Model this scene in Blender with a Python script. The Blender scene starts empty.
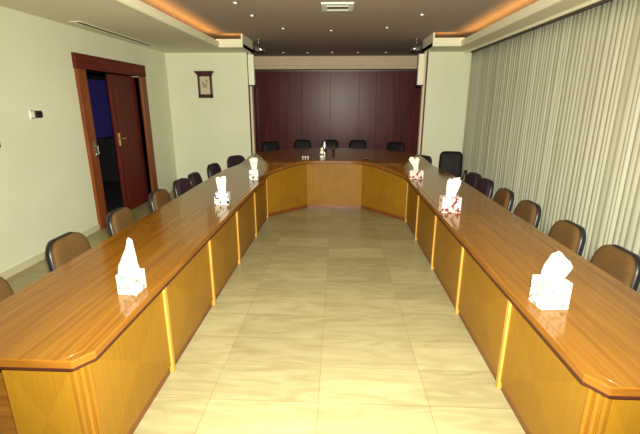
import bpy, bmesh, math, random
from mathutils import Vector, Matrix
random.seed(7)
PI = math.pi
C = bpy.context.scene.collection

# ------------------------------------------------------------------ materials
def mat(name, col, rough=.5, metal=0., spec=.5, emit=None, trans=0.):
    m = bpy.data.materials.new(name); m.use_nodes = True
    b = m.node_tree.nodes['Principled BSDF']
    b.inputs['Base Color'].default_value = (*col, 1)
    b.inputs['Roughness'].default_value = rough
    b.inputs['Metallic'].default_value = metal
    b.inputs['Specular IOR Level'].default_value = spec
    b.inputs['Transmission Weight'].default_value = trans
    if emit:
        b.inputs['Emission Color'].default_value = (*emit[:3], 1)
        b.inputs['Emission Strength'].default_value = emit[3]
    return m

def nd(m, t, **kw):
    n = m.node_tree.nodes.new(t)
    for k, v in kw.items(): setattr(n, k, v)
    return n

def ramp(m, stops):
    r = nd(m, 'ShaderNodeValToRGB'); e = r.color_ramp.elements
    e[0].position, e[0].color = stops[0][0], (*stops[0][1], 1)
    e[1].position, e[1].color = stops[-1][0], (*stops[-1][1], 1)
    for p, c in stops[1:-1]:
        x = e.new(p); x.color = (*c, 1)
    return r

def coords(m, scale, kind='Object', rot=(0, 0, 0)):
    tc = nd(m, 'ShaderNodeTexCoord'); mp = nd(m, 'ShaderNodeMapping')
    mp.inputs['Scale'].default_value = scale; mp.inputs['Rotation'].default_value = rot
    m.node_tree.links.new(tc.outputs[kind], mp.inputs['Vector'])
    return mp.outputs['Vector']

def noisy(name, c1, c2, scale, nscale=1., detail=6, rough=.5, spec=.5, bump=0., lo=.3, hi=.7, kind='Object', dist=.0):
    m = mat(name, c1, rough, 0, spec); L = m.node_tree.links; b = m.node_tree.nodes['Principled BSDF']
    v = coords(m, scale, kind)
    n = nd(m, 'ShaderNodeTexNoise'); n.inputs['Scale'].default_value = nscale; n.inputs['Detail'].default_value = detail
    n.inputs['Distortion'].default_value = dist
    L.new(v, n.inputs['Vector'])
    r = ramp(m, [(lo, c1), (hi, c2)]); L.new(n.outputs['Fac'], r.inputs['Fac']); L.new(r.outputs['Color'], b.inputs['Base Color'])
    if bump:
        bp = nd(m, 'ShaderNodeBump'); bp.inputs['Strength'].default_value = bump; bp.inputs['Distance'].default_value = .002
        L.new(n.outputs['Fac'], bp.inputs['Height']); L.new(bp.outputs['Normal'], b.inputs['Normal'])
    return m

M = {}
M['wall'] = noisy('wall_paint', (.70, .71, .54), (.75, .76, .58), (1, 1, 1), 1.5, 3, .85, .2)
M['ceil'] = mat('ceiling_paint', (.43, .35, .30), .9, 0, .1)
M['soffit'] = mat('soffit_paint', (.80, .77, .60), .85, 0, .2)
M['lip'] = mat('moulding_paint', (.86, .83, .62), .6, 0, .3)
M['plaster'] = mat('white_plastic', (.85, .83, .70), .45)
M['top'] = noisy('oak_tabletop', (.160, .060, .0055), (.265, .112, .010), (30, 1.1, 8), 1., 9, .13, .45, lo=.3, hi=.72, dist=.6)
M['edge'] = noisy('oak_edge', (.16, .055, .006), (.25, .098, .011), (3, 3, 40), 1., 6, .3, .5)
M['post'] = noisy('pale_oak_post', (.42, .21, .035), (.54, .29, .055), (30, 30, 2), 1., 5, .3, .5)
M['corner_post'] = noisy('oak_corner_post', (.20, .085, .006), (.27, .12, .010), (30, 30, 2), 1., 5, .35, .4)
M['edge_line'] = mat('dark_edge_line', (.045, .010, .004), .5)
M['plinth'] = noisy('dark_plinth', (.12, .035, .008), (.19, .06, .012), (4, 4, 30), 1., 4, .35, .5)
M['casing'] = noisy('red_brown_casing', (.15, .034, .010), (.27, .075, .019), (14, 14, 1.2), 1., 8, .4, .2, dist=.5)
M['header'] = noisy('dark_red_header', (.085, .012, .008), (.15, .026, .014), (14, 1.2, 14), 1., 8, .5, .08, dist=.5)
M['leaf'] = noisy('mahogany_leaf', (.075, .009, .007), (.13, .018, .012), (16, 16, 1.3), 1., 8, .45, .15, dist=.5)
M['darkwood'] = noisy('dark_wall_panel', (.062, .0050, .0085), (.135, .019, .019), (9, 9, .8), 1., 8, .32, .22, dist=.8)
M['brown_fabric'] = noisy('taupe_fabric', (.095, .050, .018), (.13, .072, .028), (160, 160, 160), 1., 3, .95, .05, bump=.4)
M['dark_fabric'] = noisy('dark_fabric', (.022, .010, .015), (.040, .018, .025), (160, 160, 160), 1., 3, .85, .25, bump=.4)
M['black_leather'] = noisy('black_leather', (.006, .004, .006), (.011, .007, .010), (60, 60, 60), 1., 4, .6, .2, bump=.3)
M['black'] = mat('black_plastic', (.010, .009, .012), .4)
M['chrome'] = mat('chrome', (.6, .6, .58), .2, 1.)
M['brass'] = mat('brass', (.75, .55, .22), .25, 1.)
M['tissue'] = mat('tissue_paper', (.80, .79, .68), .95, 0, .1)
M['glass'] = mat('clear_glass', (.95, .97, .95), .03, 0, .5, trans=1.)
M['blue'] = mat('blue_backroom_wall', (.05, .035, .30), .7)
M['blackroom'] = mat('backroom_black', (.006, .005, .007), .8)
M['dark_slot'] = mat('slot_shadow', (.03, .028, .025), .8)
M['rail'] = mat('curtain_rail_gap_shade', (.10, .08, .06), .7)  # rail colour carries the dark shade of the gap under the pelmet
M['bulb'] = mat('halogen_bulb', (.9, .85, .7), .2, 0, .5, emit=(1, .85, .6, .25))
M['pale_face'] = noisy('pale_face', (.50, .43, .30), (.62, .55, .38), (20, 20, 20), 1., 3, .5)
M['green'] = mat('grey_green_mark', (.16, .20, .10), .6)
M['maroon'] = noisy('maroon_wood', (.045, .010, .012), (.085, .02, .02), (20, 20, 4), 1., 5, .35)
M['beam'] = mat('beam_paint', (.74, .60, .42), .6, 0, .3)
M['skirt'] = mat('skirting_tile', (.60, .56, .38), .4)

def veneer():
    m = mat('diamond_veneer', (.5, .25, .03), .34, 0, .22); L = m.node_tree.links; b = m.node_tree.nodes['Principled BSDF']
    tc = nd(m, 'ShaderNodeTexCoord'); sp = nd(m, 'ShaderNodeSeparateXYZ'); L.new(tc.outputs['UV'], sp.inputs[0])
    ab = []
    for ax in 'XY':
        a = nd(m, 'ShaderNodeMath', operation='ABSOLUTE'); L.new(sp.outputs[ax], a.inputs[0]); ab.append(a)
    s = nd(m, 'ShaderNodeMath', operation='ADD'); L.new(ab[0].outputs[0], s.inputs[0]); L.new(ab[1].outputs[0], s.inputs[1])
    d = nd(m, 'ShaderNodeMath', operation='SUBTRACT'); L.new(ab[0].outputs[0], d.inputs[0]); L.new(ab[1].outputs[0], d.inputs[1])
    cb = nd(m, 'ShaderNodeCombineXYZ')
    k1 = nd(m, 'ShaderNodeMath', operation='MULTIPLY'); k1.inputs[1].default_value = 26; L.new(sp.outputs['X'], k1.inputs[0])
    k2 = nd(m, 'ShaderNodeMath', operation='MULTIPLY'); k2.inputs[1].default_value = .8; L.new(sp.outputs['Y'], k2.inputs[0])
    L.new(k1.outputs[0], cb.inputs[0]); L.new(k2.outputs[0], cb.inputs[1])
    oi = nd(m, 'ShaderNodeObjectInfo'); k3 = nd(m, 'ShaderNodeMath', operation='MULTIPLY'); k3.inputs[1].default_value = 37
    L.new(oi.outputs['Random'], k3.inputs[0]); L.new(k3.outputs[0], cb.inputs[2])
    n = nd(m, 'ShaderNodeTexNoise'); n.inputs['Scale'].default_value = 1.; n.inputs['Detail'].default_value = 7
    L.new(cb.outputs[0], n.inputs['Vector'])
    r = ramp(m, [(.15, (.200, .091, .0060)), (.85, (.255, .126, .0098))]); L.new(n.outputs['Fac'], r.inputs['Fac'])
    # the matched leaves of the diamond differ a little in tone
    g = nd(m, 'ShaderNodeMath', operation='GREATER_THAN'); g.inputs[1].default_value = 0.0; L.new(d.outputs[0], g.inputs[0])
    mx = nd(m, 'ShaderNodeMix', data_type='RGBA', blend_type='MULTIPLY')
    L.new(g.outputs[0], mx.inputs['Factor']); L.new(r.outputs['Color'], mx.inputs['A']); mx.inputs['B'].default_value = (1.09, 1.11, 1.11, 1)
    L.new(mx.outputs['Result'], b.inputs['Base Color'])
    return m
M['veneer'] = veneer()

def marble():
    m = mat('marble_floor', (.6, .55, .4), .30, 0, .16); L = m.node_tree.links; b = m.node_tree.nodes['Principled BSDF']
    v = coords(m, (1, 1, 1)); v.node.inputs['Location'].default_value = (.105, .02, 0)
    br = nd(m, 'ShaderNodeTexBrick'); L.new(v, br.inputs['Vector'])
    br.offset = .0; br.inputs['Scale'].default_value = 1.
    br.inputs['Brick Width'].default_value = .705; br.inputs['Row Height'].default_value = .36
    br.inputs['Mortar Size'].default_value = .0025; br.inputs['Mortar Smooth'].default_value = .2
    br.inputs['Color1'].default_value = (.285, .25, .132, 1); br.inputs['Color2'].default_value = (.355, .315, .17, 1)
    br.inputs['Mortar'].default_value = (.24, .185, .09, 1)
    n = nd(m, 'ShaderNodeTexNoise'); n.inputs['Scale'].default_value = 2.2; n.inputs['Detail'].default_value = 8; n.inputs['Distortion'].default_value = 1.6
    v2 = coords(m, (.9, 3.6, 1)); L.new(v2, n.inputs['Vector'])
    r = ramp(m, [(.32, (.80, .77, .70)), (.62, (1, 1, 1))]); L.new(n.outputs['Fac'], r.inputs['Fac'])
    mx = nd(m, 'ShaderNodeMix', data_type='RGBA', blend_type='MULTIPLY'); mx.inputs['Factor'].default_value = 1.
    L.new(br.outputs['Color'], mx.inputs['A']); L.new(r.outputs['Color'], mx.inputs['B']); L.new(mx.outputs['Result'], b.inputs['Base Color'])
    return m
M['floor'] = marble()

def curtain_mat():
    m = noisy('sheer_cream_cloth', (.52, .515, .39), (.64, .635, .49), (60, 60, 1.2), 1., 4, .85, .2)
    L = m.node_tree.links; b = m.node_tree.nodes['Principled BSDF']
    t = nd(m, 'ShaderNodeBsdfTranslucent'); t.inputs['Color'].default_value = (.6, .58, .44, 1)
    mx = nd(m, 'ShaderNodeMixShader'); mx.inputs['Fac'].default_value = .15
    L.new(b.outputs[0], mx.inputs[1]); L.new(t.outputs[0], mx.inputs[2]); L.new(mx.outputs[0], m.node_tree.nodes['Material Output'].inputs['Surface'])
    return m
M['curtain'] = curtain_mat()

def carton(name, base, marks, lo):
    m = mat(name, base, .45); L = m.node_tree.links; b = m.node_tree.nodes['Principled BSDF']
    v = coords(m, (1, 1, 1))
    cur = None
    for i, (c, sc, th) in enumerate(marks):
        n = nd(m, 'ShaderNodeTexNoise'); n.inputs['Scale'].default_value = sc; n.inputs['Detail'].default_value = 2
        mp = nd(m, 'ShaderNodeMapping'); mp.inputs['Location'].default_value = (i * 7.3 + lo, i * 3.1, lo); L.new(v, mp.inputs['Vector']); L.new(mp.outputs[0], n.inputs['Vector'])
        g = nd(m, 'ShaderNodeMath', operation='GREATER_THAN'); g.inputs[1].default_value = th; L.new(n.outputs['Fac'], g.inputs[0])
        mx = nd(m, 'ShaderNodeMix', data_type='RGBA'); L.new(g.outputs[0], mx.inputs['Factor'])
        if cur is None: mx.inputs['A'].default_value = (*base, 1)
        else: L.new(cur, mx.inputs['A'])
        mx.inputs['B'].default_value = (*c, 1); cur = mx.outputs['Result']
    L.new(cur, b.inputs['Base Color'])
    return m
M['carton_white'] = carton('white_printed_carton', (.62, .61, .50), [((.16, .20, .19), 30, .60), ((.40, .37, .24), 24, .60)], 1.)
M['carton_grey'] = carton('black_and_white_carton', (.80, .79, .72), [((.03, .035, .04), 17, .56), ((.45, .46, .45), 26, .6)], 3.)
M['carton_pink'] = carton('pink_red_carton', (.74, .55, .47), [((.20, .03, .04), 20, .57), ((.85, .80, .70), 24, .57)], 5.)

# ------------------------------------------------------------------ mesh helpers
def link(name, me, m, parent=None, bevel=0, seg=2, smooth=False):
    o = bpy.data.objects.new(name, me); C.objects.link(o)
    if m is not None: me.materials.append(m)
    if parent is not None: o.parent = parent
    if smooth:
        for p in me.polygons: p.use_smooth = True
    if bevel:
        bv = o.modifiers.new('bevel', 'BEVEL'); bv.width = bevel; bv.segments = seg; bv.limit_method = 'ANGLE'; bv.angle_limit = .6
    return o

class MB:
    def __init__(s): s.v = []; s.f = []
    def box(s, x0, x1, y0, y1, z0, z1, T=None):
        b = len(s.v)
        p = [(x0, y0, z0), (x1, y0, z0), (x1, y1, z0), (x0, y1, z0), (x0, y0, z1), (x1, y0, z1), (x1, y1, z1), (x0, y1, z1)]
        if T is not None: p = [tuple(T @ Vector(q)) for q in p]
        s.v += p
        s.f += [tuple(b + i for i in q) for q in [(3, 2, 1, 0), (4, 5, 6, 7), (0, 1, 5, 4), (1, 2, 6, 5), (2, 3, 7, 6), (3, 0, 4, 7)]]
        return s
    def tube(s, pts, rads, n=10, cap=True):
        pts = [Vector(p) for p in pts]
        if not hasattr(rads, '__len__'): rads = [rads] * len(pts)
        b = len(s.v)
        for i, p in enumerate(pts):
            t = (pts[min(i + 1, len(pts) - 1)] - pts[max(i - 1, 0)]).normalized()
            a = t.orthogonal().normalized() if abs(t.z) < .9 else Vector((1, 0, 0))
            a = (a - a.dot(t) * t).normalized(); c = t.cross(a)
            for k in range(n):
                w = 2 * PI * k / n
                s.v.append(tuple(p + rads[i] * (math.cos(w) * a + math.sin(w) * c)))
        for i in range(len(pts) - 1):
            for k in range(n):
                q = (b + i * n + k, b + i * n + (k + 1) % n, b + (i + 1) * n + (k + 1) % n, b + (i + 1) * n + k)
                s.f.append(q)
        if cap:
            s.f.append(tuple(b + k for k in reversed(range(n)))); e = b + (len(pts) - 1) * n
            s.f.append(tuple(e + k for k in range(n)))
        return s
    def lathe(s, prof, c=(0, 0, 0), n=20):
        return s.tube([(c[0], c[1], c[2] + z) for r, z in prof], [max(r, .0005) for r, z in prof], n)
    def build(s, name, m, parent=None, bevel=0, seg=2, smooth=False):
        me = bpy.data.meshes.new(name); me.from_pydata(s.v, [], s.f)
        bm = bmesh.new(); bm.from_mesh(me); bmesh.ops.recalc_face_normals(bm, faces=bm.faces); bm.to_mesh(me); bm.free()
        return link(name, me, m, parent, bevel, seg, smooth)

def struct(o):
    o['kind'] = 'structure'; return o
def tag(o, label, cat, group=None, kind=None):
    o['label'] = label; o['category'] = cat
    if group: o['group'] = group
    if kind: o['kind'] = kind
    return o
def empty(name, loc, rz=0, label=None, cat=None, group=None):
    o = bpy.data.objects.new(name, None); C.objects.link(o); o.location = loc; o.rotation_euler = (0, 0, rz); o.empty_display_size = .1
    if label: tag(o, label, cat, group)
    return o
def copy_tree(o, parent=None):
    c = o.copy(); C.objects.link(c); c.parent = parent
    for ch in list(o.children): copy_tree(ch, c)
    return c

# ------------------------------------------------------------------ room dimensions
XL, XR, XC = -3.6, 2.84, 2.635          # left wall, right wall, curtain
YF, YW, YB = -2.6, 8.72, 11.6          # wall behind the camera, white end wall, alcove wall
ZS, ZC = 2.836, 3.05                   # soffit, recessed ceiling
LX, RX, TY = -2.21, 2.18, 7.80         # edges of the recess
AL, AR = -1.895, 1.79
SL, SR = -1.76, 1.66                   # ends of the far soffit                   # alcove opening
DY0, DY1, DZ = 5.82, 7.44, 2.30        # doorway

struct(MB().box(-3.9, 3.0, YF - .1, YB + .3, -.1, 0).build('floor', M['floor']))
struct(MB().box(XL - .15, XL, YF, DY0, 0, ZC + .1).box(XL - .15, XL, DY1, YW + .15, 0, ZC + .1).box(XL - .15, XL, DY0, DY1, DZ, ZC + .1).build('wall_left', M['wall']))
struct(MB().box(XR, XR + .12, YF, YW + .15, 0, ZC + .1).build('wall_right', M['wall']))
struct(MB().box(XL - .15, XR + .12, YF - .12, YF, 0, ZC + .1).build('wall_front', M['darkwood']))  # unseen wall; its dark panelling is chosen to cut the fill light
struct(MB().box(XL, AL, YW, YW + .15, 0, ZC + .1).build('wall_back_left', M['wall']))
struct(MB().box(AR, XR, YW, YW + .15, 0, ZC + .1).build('wall_back_right', M['wall']))
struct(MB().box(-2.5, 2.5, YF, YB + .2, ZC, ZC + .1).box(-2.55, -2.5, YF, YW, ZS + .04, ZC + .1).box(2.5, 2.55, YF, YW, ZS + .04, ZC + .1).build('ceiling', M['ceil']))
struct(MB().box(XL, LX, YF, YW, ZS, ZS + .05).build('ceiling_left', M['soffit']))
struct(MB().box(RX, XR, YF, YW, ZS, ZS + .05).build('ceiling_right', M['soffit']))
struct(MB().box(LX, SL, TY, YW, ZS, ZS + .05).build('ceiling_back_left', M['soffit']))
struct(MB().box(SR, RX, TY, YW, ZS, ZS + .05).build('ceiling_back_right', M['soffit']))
# stepped lip moulding round the recess
def lip(name, p0, p1, nx, ny, h):
    # fascia with a cove-shaped lower edge; (nx, ny) points into the recess
    P0, P1 = Vector((*p0, 0)), Vector((*p1, 0)); nr = Vector((nx, ny, 0))
    prof = [(-.05, -.0), (-.05, -.012), (.0, -.014), (.014, .0), (.014, .022), (.022, .03), (.026, .04), (.026, h), (.0, h), (0, .045), (-.05, .045)]
    m = MB(); n = len(prof)
    for P in (P0, P1):
        for a, z in prof: m.v.append(tuple(P + nr * a + Vector((0, 0, ZS + z))))
    for k in range(n): m.f.append((k, (k + 1) % n, n + (k + 1) % n, n + k))
    m.f.append(tuple(range(n))); m.f.append(tuple(range(n, 2 * n)))
    return struct(m.build(name, M['lip']))
lip('trim_1', (LX, YF), (LX, TY), 1, 0, .085)
lip('trim_2', (RX, YF), (RX, TY), -1, 0, .085)
lip('trim_3', (LX - .03, TY), (SL, TY), 0, -1, .125)
lip('trim_4', (SR, TY), (RX + .03, TY), 0, -1, .125)
# end faces of the far soffit, beside the alcove
struct(MB().box(SL - .03, SL, TY, YW, ZS, ZC).build('trim_5', M['lip']))
struct(MB().box(SR, SR + .03, TY, YW, ZS, ZC).build('trim_6', M['lip']))
struct(MB().box(LX, SL - .03, YW - .16, YW, ZS + .05, ZC).build('trim_7', M['soffit']))
struct(MB().box(SR + .03, RX, YW - .16, YW, ZS + .05, ZC).build('trim_8', M['soffit']))
# pelmet strip above the curtain
struct(MB().box(XC - .14, XC - .115, YF, YW, ZS - .035, ZS).build('trim_9', M['lip'], bevel=.004))
# baseboards
struct(MB().box(XL, XL + .015, YF, DY0 - .2, 0, .09).build('baseboard_left', M['skirt'], bevel=.003))
struct(MB().box(XL, AL, YW - .015, YW, 0, .09).build('baseboard_back', M['skirt'], bevel=.003))
# corner strips of the alcove opening: pale strip and dark reveal
for i, (x, s) in enumerate(((AL, 1), (AR, -1))):
    struct(MB().box(min(x, x + s * .03), max(x, x + s * .03), YW - .012, YW + .16, 0, ZS - .002).build('trim_%d' % (10 + i), M['maroon'], bevel=.002))
    struct(MB().box(min(x + s * .03, x + s * .072), max(x + s * .03, x + s * .072), YW + .01, YW + .16, 0, ZC).build('trim_%d' % (12 + i), M['beam'], bevel=.002))
# alcove: dark panelled walls under a pale beam
AXL, AXR = -2.32, 2.26
def panel_wall(name, p0, p1, ztop, seams):
    # vertical boards with grooves between, from p0 to p1 (2-D), facing the room
    d = Vector((p1[0] - p0[0], p1[1] - p0[1], 0)); ln = d.length; d /= ln; nrm = Vector((-d.y, d.x, 0))
    T = Matrix(((d.x, nrm.x, 0, p0[0]), (d.y, nrm.y, 0, p0[1]), (0, 0, 1, 0), (0, 0, 0, 1)))
    m = MB().box(0, ln, .03, .10, 0, ZC, T)
    xs = [0] + seams + [ln]
    for a, b in zip(xs[:-1], xs[1:]): m.box(a + .006, b - .006, 0, .035, 0, ztop, T)
    return struct(m.build(name, M['darkwood'], bevel=.004))
panel_wall('wall_alcove_back', (AXL, YB), (AXR, YB), ZC, [.62, 1.29, 2.076, 2.88, 3.35, 3.95])
panel_wall('wall_alcove_left', (AXL, YW + .15), (AXL, YB), ZC, [.7, 1.4, 2.1])
panel_wall('wall_alcove_right', (AXR, YB), (AXR, YW + .15), ZC, [.7, 1.4, 2.1])
struct(MB().box(AXL - .1, AL, YW + .15, YW + .2, 0, ZC).box(AR, AXR + .1, YW + .15, YW + .2, 0, ZC).build('wall_alcove_return', M['darkwood']))
struct(MB().box(AXL, AXR, YB - .22, YB, 2.80, ZC).box(AXL, AXR, YB - .25, YB, 2.715, 2.815).build('trim_14', M['beam'], bevel=.02))
struct(MB().box(AXL, AXR, YB - .05, YB, 2.66, 2.715).build('trim_15', M['maroon'], bevel=.005))

# ------------------------------------------------------------------ door and the room beyond
cs = MB(); w = .20
cs.box(XL - .15, XL + .045, DY0 - w, DY0, 0, DZ).box(XL - .15, XL + .045, DY1, DY1 + w, 0, DZ)
door = cs.build('door_1', M['casing'], bevel=.01); struct(door)
MB().box(XL - .15, XL + .05, DY0 - w - .01, DY1 + w + .01, DZ, DZ + w).build('door_header', M['header'], door, bevel=.01)
lf = MB().box(XL - .11, XL - .065, 6.57, DY1 - .01, .01, DZ - .01)
for z0, z1 in ((.18, .95), (1.15, 2.12)): lf.box(XL - .075, XL - .055, 6.70, 7.30, z0, z1)
leaf = lf.build('door_leaf', M['leaf'], door, bevel=.006)
MB().tube([(XL - .05, 6.65, 1.27), (XL - .01, 6.65, 1.27), (XL - .01, 6.75, 1.265)], .011).box(XL - .066, XL - .058, 6.62, 6.67, 1.15, 1.36).build('handle', M['brass'], leaf, bevel=.002)
T = Matrix.Translation((XL - .11, DY0 + .012, 0)) @ Matrix.Rotation(math.radians(-4), 4, 'Z')
leaf2 = MB().box(-.80, 0, 0, .045, .01, DZ - .01, T).build('door_leaf', M['leaf'], door, bevel=.006)
MB().box(-.09, -.05, .045, .055, 1.02, 1.24, T).tube([T @ Vector((-.07, .05, 1.16)), T @ Vector((-.07, .10, 1.16)), T @ Vector((-.18, .10, 1.155))], .011).build('handle', M['brass'], leaf2)
# strike plate of the lock on the near jamb
MB().box(XL + .044, XL + .052, DY0 - .085, DY0 - .03, 1.07, 1.30).tube([(XL + .05, DY0 - .06, 1.24), (XL + .085, DY0 - .06, 1.24), (XL + .085, DY0 - .06, 1.12), (XL + .05, DY0 - .06, 1.12)], .011).build('lock_plate', M['chrome'], door)
struct(MB().box(-5.9, -5.8, 4.5, 12.6, 0, 2.75).box(-5.9, XL - .15, 12.5, 12.6, 0, 2.75).build('wall_backroom', M['blue']))
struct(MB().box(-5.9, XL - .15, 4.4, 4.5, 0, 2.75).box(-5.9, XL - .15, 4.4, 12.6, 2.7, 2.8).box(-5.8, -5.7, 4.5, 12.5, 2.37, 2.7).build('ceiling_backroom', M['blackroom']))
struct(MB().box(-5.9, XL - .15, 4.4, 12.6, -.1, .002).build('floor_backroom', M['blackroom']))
cb = empty('cabinet', (-5.5, 10.8, 0), 0, 'black low cabinet in the dark room seen through the doorway', 'cabinet')
MB().box(-.28, .28, -1.4, 1.4, 0, 1.03).build('body', M['blackroom'], cb, bevel=.01)
for y in (-1.05, -.35, .35, 1.05): MB().box(.281, .30, y - .33, y + .33, .08, .97).build('door', M['blackroom'], cb, bevel=.005)

# ------------------------------------------------------------------ conference table
def sst(t): t = max(0., min(1., t)); return t * t * (3 - 2 * t)
def ztop(y, x=0.):
    u = max(0., abs(x + .03) - 1.)
    return .730 + .137 * sst((y - 1.65 * u * sst(u / .5) - 5.98) / 1.08)
TH = .046
table = empty('conference_table', (0, 0, 0), 0, 'long U-shaped oak conference table with panelled inner fronts', 'table')

def catmull(P, n=8):
    out = []
    for i in range(len(P) - 1):
        p0, p1, p2, p3 = P[max(i - 1, 0)], P[i], P[i + 1], P[min(i + 2, len(P) - 1)]
        for k in range(n):
            t = k / n
            out.append(tuple(.5 * ((2 * b) + (-a + c) * t + (2 * a - 5 * b + 4 * c - d) * t * t + (-a + 3 * b - 3 * c + d) * t ** 3) for a, b, c, d in zip(p0, p1, p2, p3)))
    out.append(tuple(P[-1])); return out
FL, FR = 1.50, 1.435     # front ends
inner = [(-1.128, FL + .085), (-1.128, 2.6), (-1.128, 3.7), (-1.128, 4.8), (-1.128, 5.7), (-1.128, 6.15), (-1.105, 6.40), (-.90, 6.66), (-.66, 6.92), (-.42, 7.025), (-.06, 7.035),
         (.30, 7.025), (.56, 6.88), (.82, 6.58), (1.05, 6.27), (1.072, 6.05), (1.072, 5.6), (1.072, 4.8), (1.072, 3.7), (1.072, 2.6), (1.072, FR + .085)]
outer = [(-1.965, FL + .085), (-1.965, 2.6), (-1.965, 3.7), (-1.97, 4.8), (-1.985, 5.7), (-1.985, 6.4), (-1.95, 7.0), (-1.80, 7.72), (-1.48, 8.5), (-.85, 9.05), (-.06, 9.18),
         (.72, 9.05), (1.37, 8.5), (1.69, 7.72), (1.84, 7.0), (1.875, 6.4), (1.875, 5.7), (1.865, 4.8), (1.86, 3.7), (1.86, 2.6), (1.86, FR + .085)]
rim_in = [(-1.186, FL)] + catmull(inner) + [(1.130, FR)]
rim_out = [(-1.965, FL)] + catmull(outer) + [(1.86, FR)]
def sheet_between(inn, out, nl, top):
    a, b = inn, out; v = []; f = []
    for zoff in (0, -TH):
        for p, q in zip(a, b):
            for k in range(nl + 1):
                t = k / nl; x = p[0] + (q[0] - p[0]) * t; y = p[1] + (q[1] - p[1]) * t
                v.append((x, y, ztop(y, x) + zoff))
    n = len(a); W = nl + 1; N = n * W
    for i in range(n - 1):
        for k in range(nl):
            q = (i * W + k, i * W + k + 1, (i + 1) * W + k + 1, (i + 1) * W + k)
            f.append(q); f.append(tuple(N + j for j in reversed(q)))
        f.append((i * W, (i + 1) * W, N + (i + 1) * W, N + i * W))
        f.append((i * W + nl, N + i * W + nl, N + (i + 1) * W + nl, (i + 1) * W + nl))
    for i in (0, n - 1):
        for k in range(nl): f.append((i * W + k, i * W + k + 1, N + i * W + k + 1, N + i * W + k))
    return v, f
v, f = sheet_between(rim_in, rim_out, 14, True)
mb = MB(); mb.v, mb.f = v, f
top = mb.build('tabletop', M['top'], table, bevel=.006)
top.data.materials.append(M['edge'])
for p in top.data.polygons:
    if abs(p.normal.z) < .4: p.material_index = 1
# inlaid edging line: a raised bead just inside the inner rim
a, b = rim_in, rim_out
bead = []
for p, q in zip(a, b):
    d = Vector((q[0] - p[0], q[1] - p[1])); d.normalize(); x, y = p[0] + d.x * .055, p[1] + d.y * .055
    bead.append((x, y, ztop(y, x) - .001))
MB().tube(bead, .0035, 6).build('edge_bead', M['edge'], table, smooth=True)
# dark line along the foot of the edge
def strip(path, out, name):
    m = MB(); n = len(path)
    for i, (x, y) in enumerate(path):
        p, q = Vector(path[max(i - 1, 0)]), Vector(path[min(i + 1, n - 1)]); t = (q - p).normalized(); nx, ny = t.y * out, -t.x * out
        z = ztop(y, x) - TH
        for o_, dz in ((-.004, -.005), (.004, -.005), (.004, .007), (-.004, .007)): m.v.append((x + nx * o_, y + ny * o_, z + dz))
    for i in range(n - 1):
        for k in range(4): m.f.append((4 * i + k, 4 * i + (k + 1) % 4, 4 * i + 4 + (k + 1) % 4, 4 * i + 4 + k))
    m.f.append((0, 1, 2, 3)); m.f.append(tuple(4 * (n - 1) + k for k in range(4)))
    return m.build(name, M['edge_line'], table)
strip(rim_in, 1, 'edge_line')
strip([rim_out[0], rim_in[0]], 1, 'edge_line'); strip([rim_in[-1], rim_out[-1]], 1, 'edge_line')

def front_panel(p0, p1, z0, thick=.02, n=8):
    """veneered panel from p0 to p1; its visible face is on the left of the direction p0->p1"""
    bm = bmesh.new(); uv = bm.loops.layers.uv.new('UVMap')
    p0 = Vector((*p0, 0)); p1 = Vector((*p1, 0)); d = (p1 - p0).normalized(); nr = Vector((d.y, -d.x, 0))
    g = []
    for side in (0, 1):
        row = []
        for i in range(n + 1):
            t = i / n; p = p0 + (p1 - p0) * t + nr * thick * side; zt = ztop(p.y) - TH - .002
            row.append([bm.verts.new((p.x, p.y, z0)), bm.verts.new((p.x, p.y, zt))])
        g.append(row)
    def face(vs, us):
        f_ = bm.faces.new(vs)
        for l, u in zip(f_.loops, us): l[uv].uv = u
    for i in range(n):
        u0, u1 = -1 + 2 * i / n, -1 + 2 * (i + 1) / n
        face([g[0][i][0], g[0][i + 1][0], g[0][i + 1][1], g[0][i][1]], [(u0, -1), (u1, -1), (u1, 1), (u0, 1)])
        face([g[1][i][0], g[1][i][1], g[1][i + 1][1], g[1][i + 1][0]], [(u0, -1), (u0, 1), (u1, 1), (u1, -1)])
        face([g[0][i][1], g[0][i + 1][1], g[1][i + 1][1], g[1][i][1]], [(u0, 1), (u1, 1), (u1, 1), (u0, 1)])
        face([g[0][i][0], g[1][i][0], g[1][i + 1][0], g[0][i + 1][0]], [(u0, -1), (u0, -1), (u1, -1), (u1, -1)])
    for i in (0, n):
        u = -1 + 2 * i / n
        face([g[0][i][0], g[0][i][1], g[1][i][1], g[1][i][0]], [(u, -1), (u, 1), (u, 1), (u, -1)])
    bmesh.ops.recalc_face_normals(bm, faces=bm.faces)
    me = bpy.data.meshes.new('front_panel'); bm.to_mesh(me); bm.free()
    return link('front_panel', me, M['veneer'], table)

def post(x, y, rz, w=.042, name='post', z0=0.0):
    zt = ztop(y) - TH - .001
    T = Matrix.Translation((x, y, 0)) @ Matrix.Rotation(rz, 4, 'Z')
    m = MB()
    k = 3 if w > .06 else 1
    if k == 1:
        m.box(-w / 2, w / 2, -.014, .03, z0, zt, T)
    else:
        m.box(-w / 2, w / 2, -.004, .03, z0, zt, T)
        for i in range(k):
            c = -w / 2 + (i + .5) * w / k
            m.tube([T @ Vector((c, -.006, z0)), T @ Vector((c, -.006, zt))], w / k * .44, 10)
    return m.build(name, M['post' if k == 1 else 'corner_post'], table, bevel=.008 if k == 1 else 0, seg=3)

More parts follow.
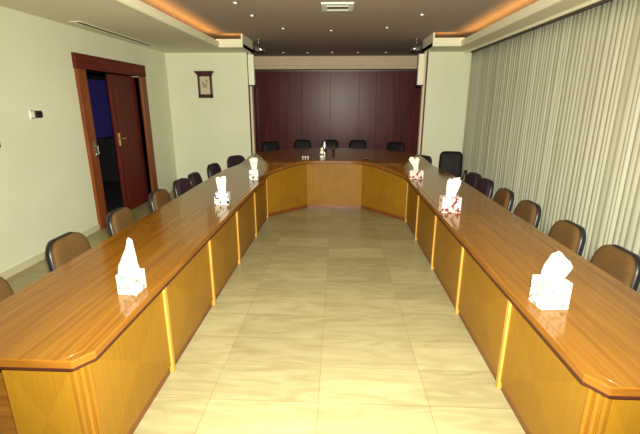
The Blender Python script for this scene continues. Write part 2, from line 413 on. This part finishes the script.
def plinth(p0, p1):
    p0 = Vector((*p0, 0)); p1 = Vector((*p1, 0)); d = (p1 - p0); ln = d.length; d.normalize()
    T = Matrix(((d.x, -d.y, 0, p0.x), (d.y, d.x, 0, p0.y), (0, 0, 1, 0), (0, 0, 0, 1)))
    return MB().box(0, ln, -.04, -.012, 0, .072, T).build('plinth', M['plinth'], table)
PLX, PRX = -1.158, 1.102
posts_L = [FL + .09, 2.40, 3.382, 4.391, 5.40, 6.36]
posts_R = [FR + .09, 2.335, 3.330, 4.340, 5.350, 6.235]
corner = [(-1.158, 6.42), (-.553, 7.065), (.431, 7.065), (1.102, 6.29)]
for ys, X, s in ((posts_L, PLX, 1), (posts_R, PRX, -1)):
    for y0, y1 in zip(ys[:-1], ys[1:]):
        if s > 0: front_panel((X, y1), (X, y0), .065, .02)
        else: front_panel((X, y0), (X, y1), .065, .02)
    for i, y in enumerate(ys):
        if i: post(X, y, PI / 2 * s, .042 if i < 5 else .036)
    post(X - s * .028, ys[0] - .037, PI / 4 * s, .088)
    plinth(*(((X, ys[-1]), (X, ys[0])) if s < 0 else ((X, ys[0]), (X, ys[-1])))) if False else None
# plinths sit just behind the panel faces
MB().box(PLX - .03, PLX - .010, posts_L[0], 6.42, 0, .07).build('plinth', M['plinth'], table)
MB().box(PRX + .010, PRX + .03, posts_R[0], 6.29, 0, .07).build('plinth', M['plinth'], table)
for p0, p1 in zip(corner[:-1], corner[1:]):
    front_panel(p1, p0, .065, .02)
    P0, P1 = Vector((*p0, 0)), Vector((*p1, 0)); d = (P1 - P0); ln = d.length; d.normalize()
    T = Matrix(((d.x, -d.y, 0, P0.x), (d.y, d.x, 0, P0.y), (0, 0, 1, 0), (0, 0, 0, 1)))
    MB().box(.0, ln, .010, .03, 0, .07, T).build('plinth', M['plinth'], table)
# carcass behind the fronts
MB().box(-1.555, PLX - .032, FL + .05, 6.3, .0, .68).build('carcass', M['veneer'], table)
MB().box(PRX + .032, 1.455, FR + .05, 6.1, .0, .68).build('carcass', M['veneer'], table)
# end panels facing the camera
front_panel((PLX - .055, FL + .035), (-1.56, FL + .035), .065, .02)
front_panel((1.455, FR + .035), (PRX + .055, FR + .035), .065, .02)
for x0, x1, y in ((-1.55, PLX - .01, FL), (PRX + .01, 1.445, FR)): MB().box(x0, x1, y + .042, y + .06, 0, .066).build('plinth', M['plinth'], table)
# gable boards under the outer half, set back, carrying the top
for x0, x1, ys in ((-1.92, -1.575, (FL + .22, 4.25, 6.46)), (1.455, 1.81, (FR + .22, 3.925, 6.5))):
    for y in ys: MB().box(x0, x1, y, y + .03, 0, .683).build('support_panel', M['edge'], table)
for x in (-.9, -.06, .78): MB().box(x - .015, x + .015, 7.12, 8.35, 0, .82).build('support_panel', M['edge'], table)

# ------------------------------------------------------------------ chairs
def rrect(w, h, r, n=6):
    pts = []
    for cx, cy, a0 in ((w / 2 - r, h / 2 - r, 0), (-w / 2 + r, h / 2 - r, 90), (-w / 2 + r, -h / 2 + r, 180), (w / 2 - r, -h / 2 + r, 270)):
        for k in range(n + 1):
            a = math.radians(a0 + 90 * k / n); pts.append((cx + r * math.cos(a), cy + r * math.sin(a)))
    return pts
def pad(w, h, t, r, bulge, bend, T, taper=0., name='pad', m=None, parent=None, roundback=.35):
    """upholstered pad: outline in local (y, z), thickness along x, curved round the sitter by bend"""
    o = rrect(w, h, r); n = len(o); v = []; f = []
    rings = [(0., t / 2 + bulge), (.4, t / 2 + bulge * .85), (.75, t / 2 + bulge * .4), (.92, t / 2), (.985, t / 2 * .6), (1., 0), (.985, -t / 2 * .6), (.93, -t / 2), (.6, -t / 2 - roundback * bulge), (0., -t / 2 - roundback * bulge)]
    for s, x in rings:
        for y, z in o:
            yy, zz = y * s * (1 - taper * (z / h + .5)), z * s
            v.append(tuple(T @ Vector((x + bend * yy * yy, yy, zz))))
    for i in range(len(rings) - 1):
        for k in range(n): f.append((i * n + k, i * n + (k + 1) % n, (i + 1) * n + (k + 1) % n, (i + 1) * n + k))
    mb = MB(); mb.v, mb.f = v, f
    me = bpy.data.meshes.new(name); me.from_pydata(v, [], f)
    bm = bmesh.new(); bm.from_mesh(me); bmesh.ops.remove_doubles(bm, verts=bm.verts, dist=1e-5); bmesh.ops.recalc_face_normals(bm, faces=bm.faces); bm.to_mesh(me); bm.free()
    return link(name, me, m, parent, smooth=True)

def make_chair(fab, label, cat, group):
    t = empty('conference_chair', (0, 0, 0), 0, label, cat, group)
    pad(.46, .44, .06, .09, .018, 0, Matrix.Translation((.0, 0, .455)) @ Matrix.Rotation(-PI / 2, 4, 'Y'), 0, 'seat', fab, t)
    MB().box(-.19, .19, -.19, .19, .405, .425).build('seat_pan', M['black'], t, bevel=.01)
    tilt = Matrix.Rotation(math.radians(-9), 4, 'Y')
    pad(.47, .37, .05, .125, .015, .35, Matrix.Translation((-.235, 0, .632)) @ tilt, .16, 'backrest', fab, t)
    pad(.474, .376, .058, .125, .006, .35, Matrix.Translation((-.277, 0, .630)) @ tilt, .16, 'back_shell', M['black'], t, .8)
    for s in (-1, 1):
        MB().tube([(.18, s * .19, .41), (.21, s * .21, .0)], .012).build('leg', M['black'], t, smooth=True)
        MB().tube([(-.17, s * .19, .41), (-.27, s * .21, .0)], .012).build('leg', M['black'], t, smooth=True)
        MB().tube([(-.12, s * .15, .41), (-.23, s * .15, .43), (-.275, s * .15, .56), (-.298, s * .15, .64)], .012).build('back_bracket', M['black'], t, smooth=True)
    return t
def make_exec(label, group):
    t = empty('executive_chair', (0, 0, 0), 0, label, 'chair', group); L = M['black_leather']
    pad(.50, .50, .09, .10, .03, 0, Matrix.Translation((.02, 0, .47)) @ Matrix.Rotation(-PI / 2, 4, 'Y'), 0, 'seat', L, t)
    tilt = Matrix.Rotation(math.radians(-8), 4, 'Y')
    pad(.47, .54, .08, .10, .03, .3, Matrix.Translation((-.26, 0, .765)) @ tilt, .06, 'backrest', L, t)
    for s in (-1, 1):
        MB().tube([(-.22, s * .25, .50), (-.20, s * .285, .66), (-.02, s * .29, .69), (.14, s * .285, .67), (.16, s * .26, .50), (.10, s * .2, .45)], [.016, .018, .024, .022, .016, .014]).build('armrest', M['black'], t, smooth=True)
    MB().lathe([(.045, .10), (.03, .13), (.028, .40), (.10, .415), (.10, .43)]).build('column', M['black'], t, smooth=True)
    MB().tube([(-.05, 0, .42), (-.24, 0, .43), (-.30, 0, .55)], .022).build('back_bracket', M['black'], t, smooth=True)
    for k in range(5):
        a = 2 * PI * k / 5 + .3; c, s = math.cos(a), math.sin(a)
        g = MB().tube([(0, 0, .11), (.15 * c, .15 * s, .10), (.29 * c, .29 * s, .068)], [.03, .022, .016]).build('leg', M['black'], t, smooth=True)
        MB().tube([(.29 * c - .012 * s, .29 * s + .012 * c, .027), (.29 * c + .012 * s, .29 * s - .012 * c, .027)], .027, 12).tube([(.29 * c, .29 * s, .07), (.29 * c, .29 * s, .03)], .006).build('caster', M['black'], g)
    return t

GL, GR = 'chairs along the left side of the table', 'chairs along the right side of the table'
specL = [(-1.925, 2.10, 0, 'b', 'taupe chair cut off by the left edge of the photo, nearest on left side'),
         (-1.925, 2.96, 0, 'b', 'taupe chair behind left tabletop, second from front, before the white wall'),
         (-1.925, 3.80, 3, 'b', 'taupe chair in front of the open doorway, third from front on left'),
         (-1.925, 4.70, 0, 'b', 'taupe chair beside far door jamb, fourth from front on left'),
         (-1.93, 5.44, -3, 'd', 'dark chair just past the doorway, nearest of the left dark ones'),
         (-1.93, 5.99, 4, 'd', 'dark chair on left side, second past the doorway'),
         (-1.93, 6.93, -5, 'd', 'dark chair on left standing alone below the wall plaque'),
         (-1.87, 7.92, -38, 'd', 'dark chair at left end of head table, by alcove edge, turned inward')]
specR = [(1.825, 2.86, 180, 'b', 'brown chair nearest the camera on right side, by the curtain'),
         (1.825, 3.53, 180, 'b', 'brown chair by the curtain, second from front on right'),
         (1.825, 4.32, 180, 'b', 'brown chair by the curtain, third from front on right'),
         (1.825, 4.99, 177, 'b', 'brown chair by the curtain, fourth and farthest brown one on right'),
         (1.83, 5.67, 182, 'd', 'dark chair by the curtain, just past the last brown chair'),
         (1.83, 6.17, 183, 'd', 'dark chair by the curtain, in front of the big black armchair'),
         (1.54, 8.16, 215, 'd', 'dark low-backed chair at right end of head table, by alcove edge')]
protos = {}
for spec, G in ((specL, GL), (specR, GR)):
    for x, y, a, k, lab in spec:
        if k not in protos:
            o = protos[k] = make_chair(M['brown_fabric'] if k == 'b' else M['dark_fabric'], lab, 'chair', G)
        else: o = copy_tree(protos[k])
        o.location = (x, y, 0); o.rotation_euler = (0, 0, math.radians(a)); tag(o, lab, 'chair', G)
specE = [(2.08, 7.42, 258, 'big black armchair in the right far corner, between table and curtain', GR),
         (-1.47, 9.25, -62, 'black armchair at far left of head table, turned towards the table', 'black armchairs behind the head table'),
         (-.88, 9.72, -90, 'black armchair behind head table, left of the middle one', 'black armchairs behind the head table'),
         (-.20, 9.76, -90, 'black armchair behind the middle of the head table', 'black armchairs behind the head table'),
         (.48, 9.72, -90, 'black armchair behind head table, right of the middle one', 'black armchairs behind the head table'),
         (1.22, 9.25, -118, 'black armchair at far right of head table, turned towards the table', 'black armchairs behind the head table')]
e0 = None
for x, y, a, lab, G in specE:
    if e0 is None: o = e0 = make_exec(lab, G)
    else: o = copy_tree(e0)
    o.location = (x, y, 0); o.rotation_euler = (0, 0, math.radians(a)); tag(o, lab, 'chair', G)
    if G == GR: o.scale = (.95, .93, .945)

# ------------------------------------------------------------------ tissue boxes
def plume(levels, seed, z0):
    """crumpled sheet pulled up through the slot: levels are (height, half width, half depth, shift x, shift y)"""
    rnd = random.Random(seed); n = 36; v = []; f = []
    ph = [rnd.uniform(0, 6.28) for _ in range(4)]
    for i, (z, a, b, sx, sy) in enumerate(levels):
        tw = .25 * i
        for k in range(n):
            w = 2 * PI * k / n
            r = 1 + .16 * math.sin(3 * w + ph[0] + tw) + .12 * math.sin(5 * w + ph[1] - tw) + .08 * math.sin(9 * w + ph[2] + 2 * tw) + rnd.uniform(-.03, .03)
            zz = z + (.012 * math.sin(2 * w + ph[3]) + .010 * math.sin(5 * w + ph[1]) if i >= len(levels) - 2 else 0) * (1 if i else 0)
            v.append((sx + a * r * math.cos(w), sy + b * r * math.sin(w), z0 + zz))
    L_ = len(levels)
    for i in range(L_ - 1):
        for k in range(n): f.append((i * n + k, i * n + (k + 1) % n, (i + 1) * n + (k + 1) % n, (i + 1) * n + k))
    f.append(tuple((L_ - 1) * n + k for k in range(n)))
    mb = MB(); mb.v, mb.f = v, f; return mb
def tissue_box(x, y, rz, w, d, h, m, levels, seed, label):
    t = empty('tissue_box', (x, y, ztop(y, x) + .002), math.radians(rz), label, 'tissue box', 'tissue boxes on the table')
    # carton: four walls and a lid with an oval opening
    n = 24; bm = MB(); v = []; f = []
    for k in range(n):
        a = 2 * PI * k / n; v.append((w * .30 * math.cos(a), d * .22 * math.sin(a), h))
    for k in range(n):
        a = 2 * PI * k / n; c, s = math.cos(a), math.sin(a); q = max(abs(c), abs(s)); v.append((w / 2 * c / q, d / 2 * s / q, h))
    for k in range(n):
        a = 2 * PI * k / n; c, s = math.cos(a), math.sin(a); q = max(abs(c), abs(s)); v.append((w / 2 * c / q, d / 2 * s / q, 0))
    for k in range(n):
        j = (k + 1) % n
        f.append((k, j, n + j, n + k)); f.append((n + k, n + j, 2 * n + j, 2 * n + k))
    f.append(tuple(2 * n + k for k in range(n)))
    bm.v, bm.f = v, f; bm.build('carton', m, t)
    plume(levels, seed, h - .012).build('tissue', M['tissue'], t, smooth=True)
tall = [(0, .04, .018, -.01, 0), (.015, .066, .04, -.018, 0), (.06, .054, .036, -.012, 0), (.11, .042, .03, .002, 0), (.16, .026, .02, .016, 0), (.200, .016, .014, .022, 0), (.215, .004, .004, .022, 0)]
blob = [(0, .035, .02, 0, 0), (.02, .058, .04, .0, 0), (.055, .068, .05, .01, 0), (.09, .074, .05, .02, 0), (.125, .055, .04, .014, 0), (.150, .028, .022, .0, 0), (.16, .005, .005, .0, 0)]
fan = [(0, .03, .016, 0, 0), (.02, .036, .02, 0, 0), (.07, .042, .022, -.004, 0), (.12, .05, .024, -.006, 0), (.16, .056, .024, -.008, 0), (.175, .05, .018, -.008, 0), (.172, .01, .004, -.008, 0)]
fan2 = [(0, .035, .016, 0, 0), (.02, .04, .022, 0, 0), (.07, .05, .026, .01, 0), (.13, .062, .028, .022, 0), (.18, .066, .026, .03, 0), (.196, .056, .018, .032, 0), (.19, .01, .004, .03, 0)]
flare = [(0, .03, .016, 0, 0), (.03, .03, .02, 0, 0), (.08, .04, .022, -.01, 0), (.13, .062, .03, -.022, 0), (.17, .075, .03, -.03, 0), (.19, .06, .02, -.03, 0), (.185, .01, .004, -.03, 0)]
tissue_box(-1.257, 2.20, -2, .118, .118, .125, M['carton_white'], tall, 1, 'white tissue box nearest the camera on left tabletop, tall pointed tissue')
tissue_box(-1.315, 4.41, 4, .16, .11, .135, M['carton_grey'], fan, 2, 'black and white patterned tissue box midway along the left tabletop')
tissue_box(-1.27, 5.98, 4, .135, .12, .15, M['carton_grey'], fan, 3, 'tissue box at the far end of left tabletop, by the head table')
tissue_box(1.222, 2.14, 4, .158, .125, .16, M['carton_white'], blob, 4, 'white tissue box nearest the camera on right tabletop, bulging crumpled tissue')
tissue_box(1.20, 4.20, 3, .195, .125, .165, M['carton_pink'], fan2, 5, 'pink patterned tissue box midway along the right tabletop')
tissue_box(1.20, 6.16, 0, .205, .12, .13, M['carton_pink'], flare, 6, 'pink tissue box at far end of right tabletop, flared white tissue')

# ------------------------------------------------------------------ small things on the head table
zh = .8675
for x, lab in ((-.650, 'leftmost'), (-.602, 'middle one'), (-.554, 'rightmost')):
    o = MB().lathe([(.010, 0), (.013, .003), (.016, .028), (.0165, .034), (.013, .032), (.010, .006)], n=14).build('cup', M['plaster'], smooth=True)
    o.location = (x, 7.40, zh); tag(o, lab + ' of three tiny white cups near front edge of head table', 'cup', 'small white cups on the head table')
bt = empty('bottle', (-.297, 7.43, zh), 0, 'small white bottle with dark band standing on the head table', 'bottle')
MB().lathe([(.036, 0), (.04, .01), (.04, .095), (.034, .12), (.020, .14)], n=18).build('body', M['plaster'], bt, smooth=True)
MB().lathe([(.0405, .05), (.0412, .052), (.0412, .078), (.0405, .08)], n=18).build('band', M['maroon'], bt, smooth=True)
MB().lathe([(.023, .138), (.024, .142), (.024, .185), (.018, .19)], n=18).build('cap', M['plaster'], bt, smooth=True)
o = MB().lathe([(.03, 0), (.045, .006), (.06, .024), (.062, .03), (.056, .027), (.04, .012), (.01, .01)], n=24).build('dish', M['chrome'], smooth=True)
o.location = (.50, 7.26, zh); tag(o, 'small shiny dish near front edge of head table, right of centre', 'dish')
jg = empty('jug', (-.29, 8.6, zh), 0, 'shiny jug at the back of the head table before the middle chair', 'jug')
MB().lathe([(.05, 0), (.056, .02), (.058, .10), (.042, .17), (.046, .215), (.042, .21), (.038, .17), (.05, .10), (.048, .02)], n=20).build('body', M['chrome'], jg, smooth=True)
MB().tube([(.05, 0, .17), (.10, 0, .165), (.105, 0, .09), (.056, 0, .06)], .007).build('handle', M['chrome'], jg, smooth=True)
o = MB().lathe([(.03, 0), (.034, .004), (.038, .15), (.036, .15), (.031, .01), (.005, .008)], n=20).build('drinking_glass', M['glass'], smooth=True)
o.location = (-.10, 8.6, zh); tag(o, 'clear drinking glass beside the jug at the back of the head table', 'glass')

# ------------------------------------------------------------------ things on walls
pl = empty('wall_plaque', (-2.80, YW, 1.945), 0, 'dark wooden framed plaque with pale face high on white end wall', 'plaque')
MB().box(-.15, -.105, -.045, 0, 0, .50).box(.105, .15, -.045, 0, 0, .50).box(-.15, .15, -.045, 0, 0, .075).box(-.15, .15, -.045, 0, .43, .50).build('frame', M['maroon'], pl, bevel=.006)
MB().box(-.20, .20, -.07, 0, .50, .535).box(-.175, .175, -.06, 0, .47, .50).build('cornice', M['maroon'], pl, bevel=.006)
fc = MB().box(-.105, .105, -.022, -.012, .075, .43).build('face', M['pale_face'], pl)
s = [(-.02, -.024, .33), (-.055, -.024, .30), (-.03, -.024, .265), (.02, -.024, .25), (.04, -.024, .285), (.015, -.024, .31)]
MB().tube(s, [.006, .012, .014, .014, .012, .005], 8).tube([(-.06, -.024, .24), (-.02, -.024, .215), (.05, -.024, .235)], [.004, .01, .004], 8).tube([(.01, -.024, .36), (.05, -.024, .345), (.065, -.024, .31)], [.004, .009, .004], 8).build('emblem', M['green'], fc, smooth=True)

sw = empty('thermostat', (XL, 4.755, 1.665), 0, 'small white wall control box with dark front on left wall', 'thermostat')
MB().box(-.004, .012, -.10, .085, 0, .10).build('back_plate', M['plaster'], sw, bevel=.004)
MB().box(.012, .04, -.035, .055, .008, .092).build('dark_front', M['black'], sw, bevel=.004)
MB().box(.012, .03, .062, .08, .02, .08).build('side_button', M['maroon'], sw, bevel=.003)
MB().box(.012, .018, -.09, -.045, .088, .096).box(.012, .018, -.09, -.045, .004, .012).build('edge_strip', M['black'], sw)
o = MB().box(0, .02, -.05, .05, 0, .12).build('light_switch', M['black'], bevel=.004); o.location = (XL, 4.09, 1.39); tag(o, 'small dark switch on left wall at the very edge of the photo', 'switch')

# column speakers and the small spotlights over them, either side of the alcove
def speaker(x, label):
    t = empty('column_speaker', (x, YW - .02, 2.20), 0, label, 'speaker', 'white column speakers beside the alcove')
    MB().box(-.06, .06, -.11, -.01, 0, .59).build('cabinet', M['plaster'], t, bevel=.012)
    MB().box(-.045, .045, -.114, -.109, .05, .54).build('grille', M['lip'], t)
    MB().box(-.065, .065, -.115, -.008, -.02, 0).build('end_cap', M['dark_slot'], t, bevel=.004)
    MB().box(-.02, .02, -.02, .02, .25, .32).build('bracket', M['chrome'], t)
speaker(AL + .10, 'white column speaker on the left edge of the dark alcove')
speaker(AR - .15, 'white column speaker on the right edge of the dark alcove')
def spot(x, s, label):
    t = empty('spotlight', (x, 8.50, 2.86), 0, label, 'spotlight', 'spotlights above the column speakers')
    MB().tube([(0, 0, .08), (0, 0, ZC - 2.86)], .008).lathe([(.04, ZC - 2.86 - .012), (.04, ZC - 2.86)], n=16).build('stem', M['chrome'], t, smooth=True)
    MB().tube([(-.09 * s, 0, .035), (-.02 * s, -.02, .02), (.10 * s, -.05, -.01)], [.035, .045, .055], 16).build('lamp_head', M['chrome'], t, smooth=True)
    MB().tube([(0, -.055, .015), (0, -.05, .08), (0, .04, .08), (0, .035, .015)], .006).build('yoke', M['chrome'], t, smooth=True)
spot(-1.60, 1, 'small metal spotlight above the left column speaker')
spot(1.50, -1, 'small metal spotlight above the right column speaker')

# ------------------------------------------------------------------ ceiling fittings
def downlight(x, y, label, g):
    t = empty('downlight', (x, y, ZC), 0, label, 'ceiling light', g)
    return t
dl0 = None
spots = [(-1.30, 5.45, 'recessed ceiling spotlight on the left, nearest the camera'),
         (-1.25, 6.21, 'recessed ceiling spotlight on the left, second from the camera'),
         (-.946, 7.25, 'recessed ceiling spotlight left of centre, third from the camera'),
         (-.15, 7.47, 'recessed ceiling spotlight in the middle, behind the square vent'),
         (.776, 7.23, 'recessed ceiling spotlight right of centre'),
         (1.15, 6.24, 'recessed ceiling spotlight farthest right, nearest the curtain')]
far = [(-1.386, 10.56, 'leftmost of five ceiling spotlights before the alcove beam'), (-.787, 10.6, 'second from left of five ceiling spotlights before the alcove beam'), (-.182, 10.56, 'middle of five ceiling spotlights before the alcove beam'),
       (.455, 10.58, 'second from right of five ceiling spotlights before the alcove beam'), (1.141, 10.6, 'rightmost of five ceiling spotlights before the alcove beam')]
for i, (x, y, lab) in enumerate(spots + far):
    g = 'spotlights in the recessed ceiling' if i < 6 else 'spotlights in the alcove ceiling'
    if dl0 is None:
        dl0 = o = empty('downlight', (0, 0, 0))
        MB().lathe([(.058, 0), (.062, -.004), (.058, -.010), (.044, -.006), (.040, -.001)], n=24).build('trim_ring', M['chrome'], o, smooth=True)
        MB().lathe([(.036, -.002), (.034, -.012), (.022, -.024), (.006, -.028)], n=18).build('bulb', M['bulb'], o, smooth=True)
    else: o = copy_tree(dl0)
    o.location = (x, y, ZC); o.scale = (.75, .75, .75); tag(o, lab, 'ceiling light', g)
vt = empty('ceiling_vent', (-.032, 5.71, ZC), 0, 'square white air vent in the recessed ceiling', 'vent'); vt.scale = (.86, .86, 1)
MB().box(-.24, .24, -.25, -.17, -.02, 0).box(-.24, .24, .17, .25, -.02, 0).box(-.24, -.16, -.17, .17, -.02, 0).box(.16, .24, -.17, .17, -.02, 0).build('frame', M['plaster'], vt, bevel=.006)
MB().box(-.16, .16, -.17, .17, -.008, 0).build('backing', M['dark_slot'], vt)
for y in (-.13, .13): MB().box(-.16, .16, -.02, .02, -.004, 0, Matrix.Translation((0, y, -.02)) @ Matrix.Rotation(.6, 4, 'X')).build('blade', M['plaster'], vt)
sv = empty('slot_vent', (-3.36, 6.52, ZS), math.radians(1.5), 'long narrow slot vent in soffit above the doorway', 'vent')
MB().box(-.075, -.035, -1.15, 1.15, -.008, 0).box(.035, .075, -1.15, 1.15, -.008, 0).box(-.035, .035, -1.15, -1.11, -.008, 0).box(-.035, .035, 1.11, 1.15, -.008, 0).build('frame', M['lip'], sv, bevel=.003)
MB().box(-.035, .035, -1.11, 1.11, -.003, 0).build('slot', M['dark_slot'], sv)

# ------------------------------------------------------------------ curtain
def curtain():
    y0, y1 = -1.6, YW - .03; n = 1500; rows = [0.02, .5, 1.2, 1.9, 2.5, ZS - .032]
    rnd = random.Random(3); v = []; f = []; ph = 0; prof = []
    dy = (y1 - y0) / n; amp = .03; wl = .13
    for i in range(n + 1):
        if i % 14 == 0: amp = rnd.uniform(.003, .012); wl = rnd.uniform(.055, .12)
        ph += 2 * PI * dy / wl
        prof.append((ph, amp))
    am = [sum(prof[min(max(i + k, 0), n)][1] for k in range(-9, 10)) / 19 for i in range(n + 1)]
    for j, z in enumerate(rows):
        k = .75 + .25 * (1 - z / ZS)
        for i in range(n + 1):
            p, s = prof[i][0], am[i]
            v.append((XC + .75 * s * k * math.sin(p) + .25 * s * math.sin(.53 * p + 1.3 + .15 * (z - 1)), y0 + i * dy + .35 * s * math.cos(p), z))
    W = n + 1
    for j in range(len(rows) - 1):
        for i in range(n): f.append((j * W + i, j * W + i + 1, (j + 1) * W + i + 1, (j + 1) * W + i))
    mb = MB(); mb.v, mb.f = v, f
    t = empty('curtain', (XC, 3.5, 0), 0, 'cream floor-length pleated curtain covering the whole right wall', 'curtain')
    o = mb.build('cloth', M['curtain'], t, smooth=True); o.matrix_parent_inverse = t.matrix_world.inverted()
    o.location = (-XC, -3.5, 0)
    so = o.modifiers.new('thickness', 'SOLIDIFY'); so.thickness = .002
    MB().box(-.03, .03, -5.1, YW - .05 - 3.5, ZS - .028, ZS - .001).build('rail', M['rail'], t)
curtain()

# ------------------------------------------------------------------ lights
def light(name, kind, loc, energy, col, **kw):
    l = bpy.data.lights.new(name, kind); l.energy = energy; l.color = col
    for k, v_ in kw.items(): setattr(l, k, v_)
    o = bpy.data.objects.new(name, l); C.objects.link(o); o.location = loc; return o
# the flash on the camera
fl = light('camera_flash', 'SPOT', (.05, -.02, 2.0), 2140, (1., .975, .80), shadow_soft_size=.035, spot_size=math.radians(124), spot_blend=1.)
# warm hidden strips in the coves
for x in (LX - .05, RX + .05):
    o = light('cove_strip', 'AREA', (x, 2.6, ZS + .056), 17, (1., .50, .11), shape='RECTANGLE', size=.04, size_y=10.2)
    o.rotation_euler = (PI, 0, 0)
for x0, x1 in ((LX + .05, SL - .05), (SR + .05, RX - .05)):
    o = light('cove_strip', 'AREA', ((x0 + x1) / 2, TY + .06, ZS + .056), .6, (1., .50, .11), shape='RECTANGLE', size=x1 - x0, size_y=.04)
    o.rotation_euler = (PI, 0, 0)
w = bpy.data.worlds.new('World'); bpy.context.scene.world = w; w.use_nodes = True
w.node_tree.nodes['Background'].inputs['Color'].default_value = (.02, .02, .02, 1)

# ------------------------------------------------------------------ camera
f_, pit, yaw, rol = 399.995, .2780953, -.0446618, .0012875
cp, sp, cy, sy = math.cos(pit), math.sin(pit), math.cos(yaw), math.sin(yaw)
def rz(v): return Vector((cy * v[0] + sy * v[1], -sy * v[0] + cy * v[1], v[2]))
F, U, R_ = rz((0, cp, -sp)), rz((0, sp, cp)), rz((1, 0, 0))
cr, sr = math.cos(rol), math.sin(rol)
right = R_ * cr + U * sr; up = U * cr - R_ * sr
cam = bpy.data.cameras.new('camera'); co = bpy.data.objects.new('camera', cam); C.objects.link(co)
mw = Matrix.Identity(4)
for i in range(3): mw[i][0], mw[i][1], mw[i][2] = right[i], up[i], -F[i]
mw.translation = (0, 0, 1.85); co.matrix_world = mw
cam.sensor_width = 36; cam.lens = 36 * f_ / 640; cam.clip_start = .02
fl.matrix_world = Matrix.Translation(fl.location) @ mw.to_3x3().to_4x4()
sc = bpy.context.scene; sc.camera = co
sc.view_settings.view_transform = 'Standard'; sc.view_settings.look = 'None'; sc.view_settings.exposure = 0.; sc.view_settings.gamma = 1
